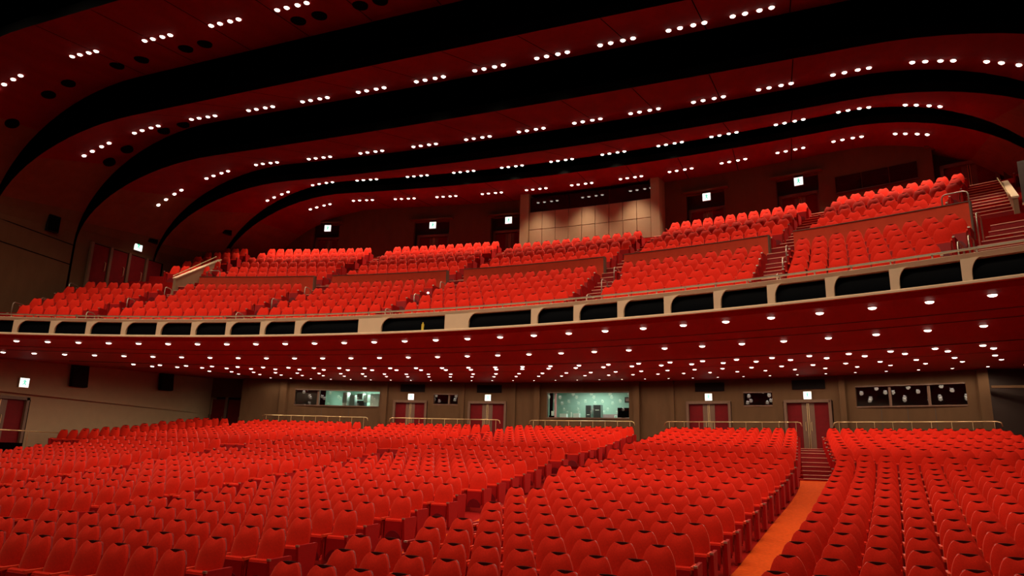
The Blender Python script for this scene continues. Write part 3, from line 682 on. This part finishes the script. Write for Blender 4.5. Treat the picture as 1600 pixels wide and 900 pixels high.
# handrails behind the last stalls row
for i, (x0, x1) in enumerate(((-18.2, -12.2), (-10.85, -4.4), (-2.62, 3.16), (4.83, 11.2), (12.6, 18.5))):
    t = thing('handrail', f'brass handrail behind the last stalls row, {ordinal(i + 1)} from left', 'handrail', group='brass handrails behind the stalls')
    pts = [(x0 - .05, yrow(x0, 55.9), 1.42), (x0, yrow(x0, 55.9), 1.58)] + [(x, yrow(x, 55.9), 1.62) for x in lin(x0 + .12, x1 - .12, 14)] + [(x1, yrow(x1, 55.9), 1.58), (x1 + .05, yrow(x1, 55.9), 1.42)]
    MB().tube(pts, .024, 8).build('rail', 'brass', t, True)
    for x in lin(x0 + .2, x1 - .2, 9): MB().tube([(x, yrow(x, 55.9), Z_TOP), (x, yrow(x, 55.9), 1.6)], .012, 6).build('post', 'brass', t)

# ------------------------------------------------------------------ stalls left wall, corner doors, right side
mb = MB()
mb.grid(lambda y, z: (XL, y, z), [42.05, 54.2], [-1.3, 3.95]); mb.grid(lambda y, z: (XL, y, z), [30, 42.05], [1.72, 3.95])
mb.grid(lambda y, z: (XL, y, z), [30, 39.2], [-2.6, 1.72]); struct(mb.build('wall_left', 'wall_light'), 'brown left wall of the stalls under the balcony')
mb = MB()                                                           # projecting upper band with a ledge
mb.grid(lambda y, i: ((XL + .02, XL + .22 - .016 * max(0, y - 42), XL + .22 - .016 * max(0, y - 42))[int(i)], y, (1.72, 1.70, 3.95)[int(i)] + (.29 - .026 * (y - 40.5) if i < 2 else 0)), lin(30, 53.6, 12), [0, 1, 2])
struct(mb.build('wall_left_band', 'wall_light'), 'projecting brown upper band of the left stalls wall')
door('red double door in an alcove at the far left of the stalls', XL - .05, 40.7, -math.pi / 2, -.32, 2.3, 2.0)
exit_sign('bright white exit sign at the far left of the stalls wall', XL + .215, 41.4, -math.pi / 2, 2.47, .42, .42)
o = MB().tube([(XL + 1.0, 36, .26), (XL + .9, 40.9, .25), (XL + .5, 43.5, .20), (XL + .3, 43.8, .12)], .026, 8).build('handrail', 'brass', None, True); tag(o, 'brass handrail in front of the far left stalls door', 'handrail')
MB().tube([(XL + .95, 39, -1.2), (XL + .95, 39, .25)], .015, 6).build('post', 'brass', o); MB().tube([(XL + .9, 41.6, -1.1), (XL + .9, 41.6, .24)], .015, 6).build('post', 'brass', o)
for i, (y, zc, nm) in enumerate(((44.05, 3.05, 'nearer'), (49.4, 3.35, 'farther'))):
    t = thing('wall_speaker', f'{nm} dark tilted box speaker on the left stalls wall', 'speaker', (XL + .28, y, zc)); t.rotation_euler = (0, -.10, 0)
    MB().box(-.03, .20, -.42, .42, -.55, .55).build('cabinet', 'speaker', t); MB().box(.20, .215, -.38, .38, -.50, .50).build('grille', 'speaker', t); MB().box(-.10, .0, -.1, .1, -.1, .1).build('bracket', 'steel', t)
# splayed corner with four door leaves
A0, B0 = Vector((XL, 53.2)), Vector((-19.6, 55.1)); dv = (B0 - A0); L_ = dv.length; cang = -math.atan2(dv.y, dv.x)
cw = obj('wall_corner', None); cw.matrix_world = Matrix.Translation((A0.x, A0.y, 0)) @ Matrix.Rotation(-cang, 4, 'Z'); struct(cw, 'dark splayed wall with red door leaves at the left back corner')
MB().box(-.4, L_ + 1.2, 0, .1, 2.75, 4.0).build('lintel', 'wall', cw); MB().box(-.4, L_ + 1.2, .5, .6, 0, 2.75).build('backing', 'wall_dark', cw)
for i in range(4):
    x0 = L_ * i / 4; lf = MB().box(x0 + .10, x0 + L_ / 4 - .10, .18, .26, .3, 2.6).build('leaf', 'doorred', cw)
    MB().box(x0 - .08, x0 + .08, .02, .3, .3, 2.75).build('jamb', 'doorwood', cw)
    MB().tube([(x0 + L_ / 4 - .2, .16, 1.1), (x0 + L_ / 4 - .2, .1, 1.15), (x0 + L_ / 4 - .2, .1, 1.5), (x0 + L_ / 4 - .2, .16, 1.55)], .016, 6).build('handle', 'brass', lf)
exit_sign('green exit sign above the left back corner doors', A0.x + dv.x * .62, A0.y + dv.y * .62 - .25, cang, 2.98, .36, .46)
mb = MB(); mb.grid(lambda a_, z: (18.45 + 5.6 * a_, 53.4 + 2.2 * a_, z), [0, 1], [-.2, 4.0]); mb.grid(lambda y, z: (XR, y, z), [24, 56], [-2.6, 4.0]); struct(mb.build('wall_right', 'wall_dark'), 'dark recess wall at the right of the stalls')
o = MB().box(18.5, 23.9, 53.0, 53.15, 3.0, 3.1).build('trim_beam', 'wall'); struct(o, 'thin brown beam across the dark right recess')

# ------------------------------------------------------------------ upper hall: side walls, ceiling bands, back wall
XO = 1.2; WL, WR = -18.0, 20.4; A_ = 7.0; ZC0 = 8.3
BANDS = [
    (17.0, 0, 12.2, 24.3, 0, 13.8), (24.5, 0, 12.3, 31.5, 0, 14.2),  # (y0 front, curvature front, z front, y0 back, curvature back, z back)
    (31.6, 0, 12.6, 35.65, 0, 13.1), (35.75, 0, 11.6, 39.75, .003, 13.15), (39.85, .003, 11.65, 44.75, .008, 13.12), (44.85, .008, 12.3, 49.85, .014, 14.05), (49.95, .014, 13.38, 54.3, .019, 13.85)]
def section(zc):
    zs = lin(3.62, ZC0, 5)[:-1]; B_ = zc - ZC0
    out = [(WL, z, 0) for z in zs]
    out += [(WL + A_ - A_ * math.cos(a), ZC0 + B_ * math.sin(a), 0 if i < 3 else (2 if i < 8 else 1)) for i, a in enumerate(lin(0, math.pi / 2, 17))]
    out += [(x, zc, 1) for x in lin(WL + A_, WR - A_, 24)[1:-1]]
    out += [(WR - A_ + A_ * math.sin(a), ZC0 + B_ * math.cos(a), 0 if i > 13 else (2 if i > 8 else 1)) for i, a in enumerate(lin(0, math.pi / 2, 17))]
    return out + [(WR, z, 0) for z in reversed(zs)]
for bi, (yf, kf, zf1, yb, kb_, zb) in enumerate(BANDS):
    sa, sb = section(zf1), section(zb); n = len(sa)
    m = MB()
    NB = 6
    def P3(i, w):
        (xa, za, _), (xb, zb_, _) = sa[i], sb[i]
        ya = yf - kf * (xa - XO) ** 2 / 2; yb2 = yb - kb_ * (xb - XO) ** 2 / 2
        return (xa + (xb - xa) * w, ya + (yb2 - ya) * w, za + (zb_ - za) * w)
    k = len(m.v)
    for j in range(NB + 1): m.v += [P3(i, j / NB) for i in range(n)]
    for j in range(NB):
        for i in range(n - 1):
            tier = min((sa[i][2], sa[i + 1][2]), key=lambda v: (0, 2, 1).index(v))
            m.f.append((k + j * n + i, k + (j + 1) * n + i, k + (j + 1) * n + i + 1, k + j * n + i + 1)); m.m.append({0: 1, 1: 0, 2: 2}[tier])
    # leading and trailing edges have thickness
    for w, s_ in ((0, .35), (1, .35)):
        m.add([P3(i, w) for i in range(n)] + [(lambda q: (q[0] + (.02 if q[0] > XO else -.02), q[1], q[2] + s_))(P3(i, w)) for i in range(n)], [(i, i + 1, n + i + 1, n + i) for i in range(n - 1)], 3)
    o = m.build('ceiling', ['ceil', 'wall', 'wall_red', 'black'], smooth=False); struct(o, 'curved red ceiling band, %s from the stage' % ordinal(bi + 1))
    if bi < 2: continue
    # shallow plank joints running front to back across the band
    for q, x in enumerate(np.arange(-10.5, 13, 2.45)):
        fa = (x - (WL + A_)) / (WR - WL - 2 * A_)
        j = MB(); j.grid(lambda a_, w: (x + a_, yf - kf * (x - XO) ** 2 / 2 + (yb - kb_ * (x - XO) ** 2 / 2 - yf + kf * (x - XO) ** 2 / 2) * w, zf1 + (zb - zf1) * w - .006), [-.015, .015], [0.01, .5, .99], flip=True)
        j.build('panel_joint', 'black', o)
    # black loft above the slot
# dark loft closing the slots so that no daylight or world colour leaks in
mb = MB()
mb.grid(lambda x, y: (x, y, 17.5), [-26, 28], [24, 60], flip=True); mb.grid(lambda x, z: (x, 60, z), [-26, 28], [3.9, 17.5]); mb.grid(lambda y, z: (-24.5, y, z), [24, 60], [4, 17.5]); mb.grid(lambda y, z: (26.5, y, z), [24, 60], [4, 17.5])
struct(mb.build('ceiling_loft', 'black'), 'black lighting loft above the ceiling slots')
# groove lines and vents on the upper left wall
for i, (y0, y1, za, zb_) in enumerate(((33, 39.2, 8.62, 8.20), (33, 39.2, 7.72, 7.33), (33, 39.0, 9.62, 9.22), (40.0, 43.2, 9.9, 9.9))):
    m = MB().add([(WL + .012, y0, za), (WL + .012, y1, zb_), (WL + .012, y1, zb_ + .035), (WL + .012, y0, za + .035)], [(0, 1, 2, 3)]); struct(m.build('trim_groove', 'black'), f'dark groove line on the upper left wall, {ordinal(i + 1)}')
for i, (y, z) in enumerate(((38.1, 8.85), (42.95, 9.75), (46.8, 11.3))):
    t = thing('wall_speaker', f'dark box speaker on the upper left wall, {ordinal(i + 1)} from the stage', 'speaker', (WL + .05 + (.9 if i == 2 else .1 * i), y, z))
    MB().box(0, .12, -.26, .26, -.36, .36).build('cabinet', 'speaker', t); MB().box(.12, .13, -.23, .23, -.32, .32).build('grille', 'black', t); MB().box(-.9, 0, -.08, .08, -.06, .06).build('bracket', 'black', t)
# balcony side door on the left wall: wide dark opening with red leaves
sd = obj('door_20', None); sd.matrix_world = Matrix.Translation((WL, 42.0, 6.4)) @ Matrix.Rotation(math.pi / 2, 4, 'Z'); struct(sd, 'wide red door leaves in the left wall of the balcony')
MB().box(-2.05, 1.9, -.03, .0, 0, 2.2).build('backing', 'black', sd)
for i in range(4):
    x0 = -2.0 + .96 * i; lf = MB().box(x0 + .08, x0 + .88, -.08, -.03, .02, 2.15).build('leaf', 'doorred', sd); MB().box(x0 - .06, x0 + .06, -.16, -.03, 0, 2.2).build('jamb', 'doorwood', sd)
    MB().tube([(x0 + .75, -.08, 1.0), (x0 + .75, -.14, 1.05), (x0 + .75, -.14, 1.4), (x0 + .75, -.08, 1.45)], .016, 6).build('handle', 'brass', lf)
exit_sign('bright exit sign above the balcony door in the left wall', WL + .02, 42.3, -math.pi / 2, 9.05, .42, .42)

# balcony back wall r=53
RB = 53.9; RC = 53.0; ZB = zupr(6)
BH = [(-16.4, -14.7), (-9.75, -7.45), (-4.75, -2.65), (6.9, 8.95), (11.55, 13.55), (18.4, 20.9)]
segs = []; prev = -24.0
for a, b in BH: segs.append((prev, a)); prev = b
segs.append((prev, 24.5))
wb = obj('wall_back_upper', None); struct(wb, 'brown panelled back wall of the balcony')
for a, b in segs:
    arcbox(MB(), RB, RB + .25, a * D2R, b * D2R, ZB - .1, 13.9, max(3, int((b - a) * 2))).build('wall_panel', 'wall', wb)
for a, b in BH: arcbox(MB(), RB, RB + .25, a * D2R, b * D2R, 12.9, 13.9, 4).build('wall_panel', 'wall', wb); arcbox(MB(), RB + .8, RB + .85, (a - .5) * D2R, (b + .5) * D2R, ZB - .1, 13.2, 4).build('recess_back', 'wall_dark', wb)
# lit middle bay: two tiers of square panels under a long black opening
for q in range(9):
    p0 = -1.95 + (5.25 + 1.95) * q / 9; p1 = -1.95 + (5.25 + 1.95) * (q + 1) / 9
    for z0, z1 in ((ZB, 10.55), (10.58, 11.62), (11.65, 12.62)): arcbox(MB(), RC - .12, RB, (p0 + .015) * D2R, (p1 - .015) * D2R, z0, z1, 3).build('square_panel', 'wall_light', wb)
for p0, p1 in ((-2.5, -1.97), (5.28, 5.75)): arcbox(MB(), RC - .22, RB, p0 * D2R, p1 * D2R, ZB, 13.85, 3).build('bay_pilaster', 'wall_light', wb)
for nm, p0, p1, z0, z1, lab in ((7, -1.93, 5.25, 12.66, 13.5, 'long black projection window in the middle of the balcony back wall'), (8, 14.3, 17.8, 11.75, 12.5, 'black window at the right of the balcony back wall')):
    t = obj('window_%d' % nm, None); struct(t, lab); RW_ = RC if nm == 7 else RB
    for q in range(3):
        a = p0 + (p1 - p0) * q / 3; b = p0 + (p1 - p0) * (q + 1) / 3
        arcbox(MB(), RW_ - .05, RW_ - .03, (a + .02) * D2R, (b - .02) * D2R, z0, z1, 5).build('pane', 'mirrorglass', t)
    arcbox(MB(), RW_ - .08, RW_ - .01, p0 * D2R, p1 * D2R, z0 - .05, z0, 10).build('sill', 'wall_dark', t)
for (a, b), nm in zip(BH, ('leftmost', 'second', 'third', 'fourth', 'fifth', 'rightmost')):
    p = (a + b) / 2 * D2R
    door(f'{nm} dark red double door in the balcony back wall', *pol(RB + .45, p, 0)[:2], p, ZB, min(1.75, (b - a) * D2R * RB - .3), 2.2)
    exit_sign(f'{nm} green exit sign above a balcony door', *pol(RB - .02, p + .002, 0)[:2], p, 12.62, .38, .38)
    o = arcbox(MB(), RB - .25, RB, a * D2R - .004, b * D2R + .004, 12.96, 13.02, 4).build('trim_canopy', 'wall'); struct(o, f'{nm} thin canopy over a balcony door')

# ceiling lamps in groups of four
GX = [lin(-13, 13, 10), lin(-14, 14, 11), [-14.3, -10.9, -7.7, -4.95, -2.4, .3, 3, 5.7, 8.4, 11.1], [-15, -12.8, -10.2, -7.6, -5.2, -2.8, -.4, 1.9, 4.2, 6.4, 8.6, 10.5, 12.8, 15],
      [-16.0, -13.7, -11.2, -8.5, -5.9, -3.3, -.8, 1.6, 4.0, 6.3, 8.7, 11.0, 13.4, 15.7, 17.6], [-14.3, -11.9, -9.45, -6.65, -4.1, -1.5, 1.1, 3.7, 6.4, 8.8, 11.5, 13.9, 16.2], [-13.4, -11, -8.6, -6.2, -3.6, -1.1, 1.4, 4.0, 6.5, 9.0, 11.5, 13.8, 16.1]]
GY = [(22.0, 0), (29.2, 0), (33.9, .005), (38.9, .0114), (43.9, .0125), (49.5, .018), (52.0, .0205)]
GW = [.60, .90, .72, .58, .85, 1.6, 1.05]
NMB = ['', '', 'nearest', 'second', 'third', 'fourth', 'rearmost']
hidden = MB(); hid_lights = []
def lamp_pose(bi, x):
    yf, kf, zf1, yb, kb_, zb = BANDS[bi]; y0, k0 = GY[bi]
    y = y0 - k0 * (x - XO) ** 2 / 2; ya = yf - kf * (x - XO) ** 2 / 2; yz = yb - kb_ * (x - XO) ** 2 / 2
    w = max(.06, min(.95, (y - ya) / (yz - ya))); y = ya + (yz - ya) * w; zc = zf1 + (zb - zf1) * w; B_ = zc - ZC0
    if x < WL + A_: u = (WL + A_ - x) / A_; sgn = -1
    elif x > WR - A_: u = (x - WR + A_) / A_; sgn = 1
    else: u = 0; sgn = 0
    z = ZC0 + B_ * math.sqrt(max(0, 1 - u * u)); sl = math.atan2(B_ * u / A_, math.sqrt(max(1e-4, 1 - u * u)))
    return y, z, sgn, sl
for bi in range(7):
    gi = 0
    for gx in GX[bi]:
        xs = [max(WL + .4, min(WR - .4, gx + d)) for d in (-.54, -.19, .21, .54)]
        ps = [lamp_pose(bi, x) for x in xs]
        pj = [project((x, p[0], p[1])) for x, p in zip(xs, ps)]
        seen = [-4 < q[0] < 1604 and -4 < q[1] < 904 and q[2] > 0 for q in pj]
        host = None
        if any(seen): gi += 1
        for q, (x, (y, z, sgn, sl)) in enumerate(zip(xs, ps)):
            if not seen[q]:
                k = len(hidden.v); hidden.v += [(x + .1 * math.cos(t), y + .1 * math.sin(t), z - .03) for t in (6.2832 * i / 10 for i in range(10))]; hidden.f.append(tuple(range(k + 9, k - 1, -1))); hidden.m.append(0)
                continue
            o = obj('ceiling_lamp', LAMP, None, (x, y, z - .015)); o.rotation_euler = (0, -sgn * sl * .8 * -1, 0); o.scale = (.68, .68, 1.0)
            tag(o, f'{ordinal(q + 1)} lamp of {ordinal(gi)} visible group from left, {NMB[bi]} ceiling band', 'ceiling lamp', 'ceiling lamps in groups of four')
            host = host or o
        xm = gx; xm = max(WL + .5, min(WR - .5, xm)); y, z, sgn, sl = lamp_pose(bi, xm)
        front = bi < 2
        l = spot(None, CEILING_W * GW[bi], 118 if front else (84, 84, 90, 100, 100)[bi - 2], .8 if front else .9, .25, loc=(xm, y, z - .16), tilt=((.45, .45, .14, .14, .08, 0, -.12)[bi], 0, 0)); hid_lights.append(l)
tag(hidden.build('ceiling_lamps', 'lamp'), 'further ceiling lamps out of view above the photographer', 'ceiling lamps', kind='stuff')

# dark round vents on the two nearest bands
for bi, y0, lst in ((2, 34.65, (-16.0, -14.2, -13.2, -10.75, -9.55, -7.5, -6.65, -2.8, -2.0, -.5, .2)), (3, 38.55, (-15.7, -14.75, -12.75, -11.7))):
    yf, kf, zf1, yb, kb_, zb = BANDS[bi]
    for i, x in enumerate(lst):
        u = max(0, (WL + A_ - x) / A_); zc = zf1 + (zb - zf1) * (y0 - yf) / (yb - yf); B_ = zc - ZC0; z = zc - B_ * (1 - math.sqrt(max(0, 1 - u * u))); sl = math.atan2(B_ * u / A_, math.sqrt(max(1e-4, 1 - u * u)))
        m = MB().tube([(0, 0, -.03), (0, 0, .05)], .24, 16); o = m.build('ceiling_vent', 'black'); o.location = (x, y0, z); o.rotation_euler = (0, -sl, 0)
        tag(o, f'dark round ceiling vent, {ordinal(i + 1)} from left on the {NMB[bi]} band', 'vent', 'dark round ceiling vents')

# ------------------------------------------------------------------ lift everything so that heights are counted from the stage level
for o in list(bpy.context.scene.objects):
    if o.parent is None and o is not cam:
        mw = o.matrix_basis.copy(); mw.translation.z += Z0; o.matrix_basis = mw
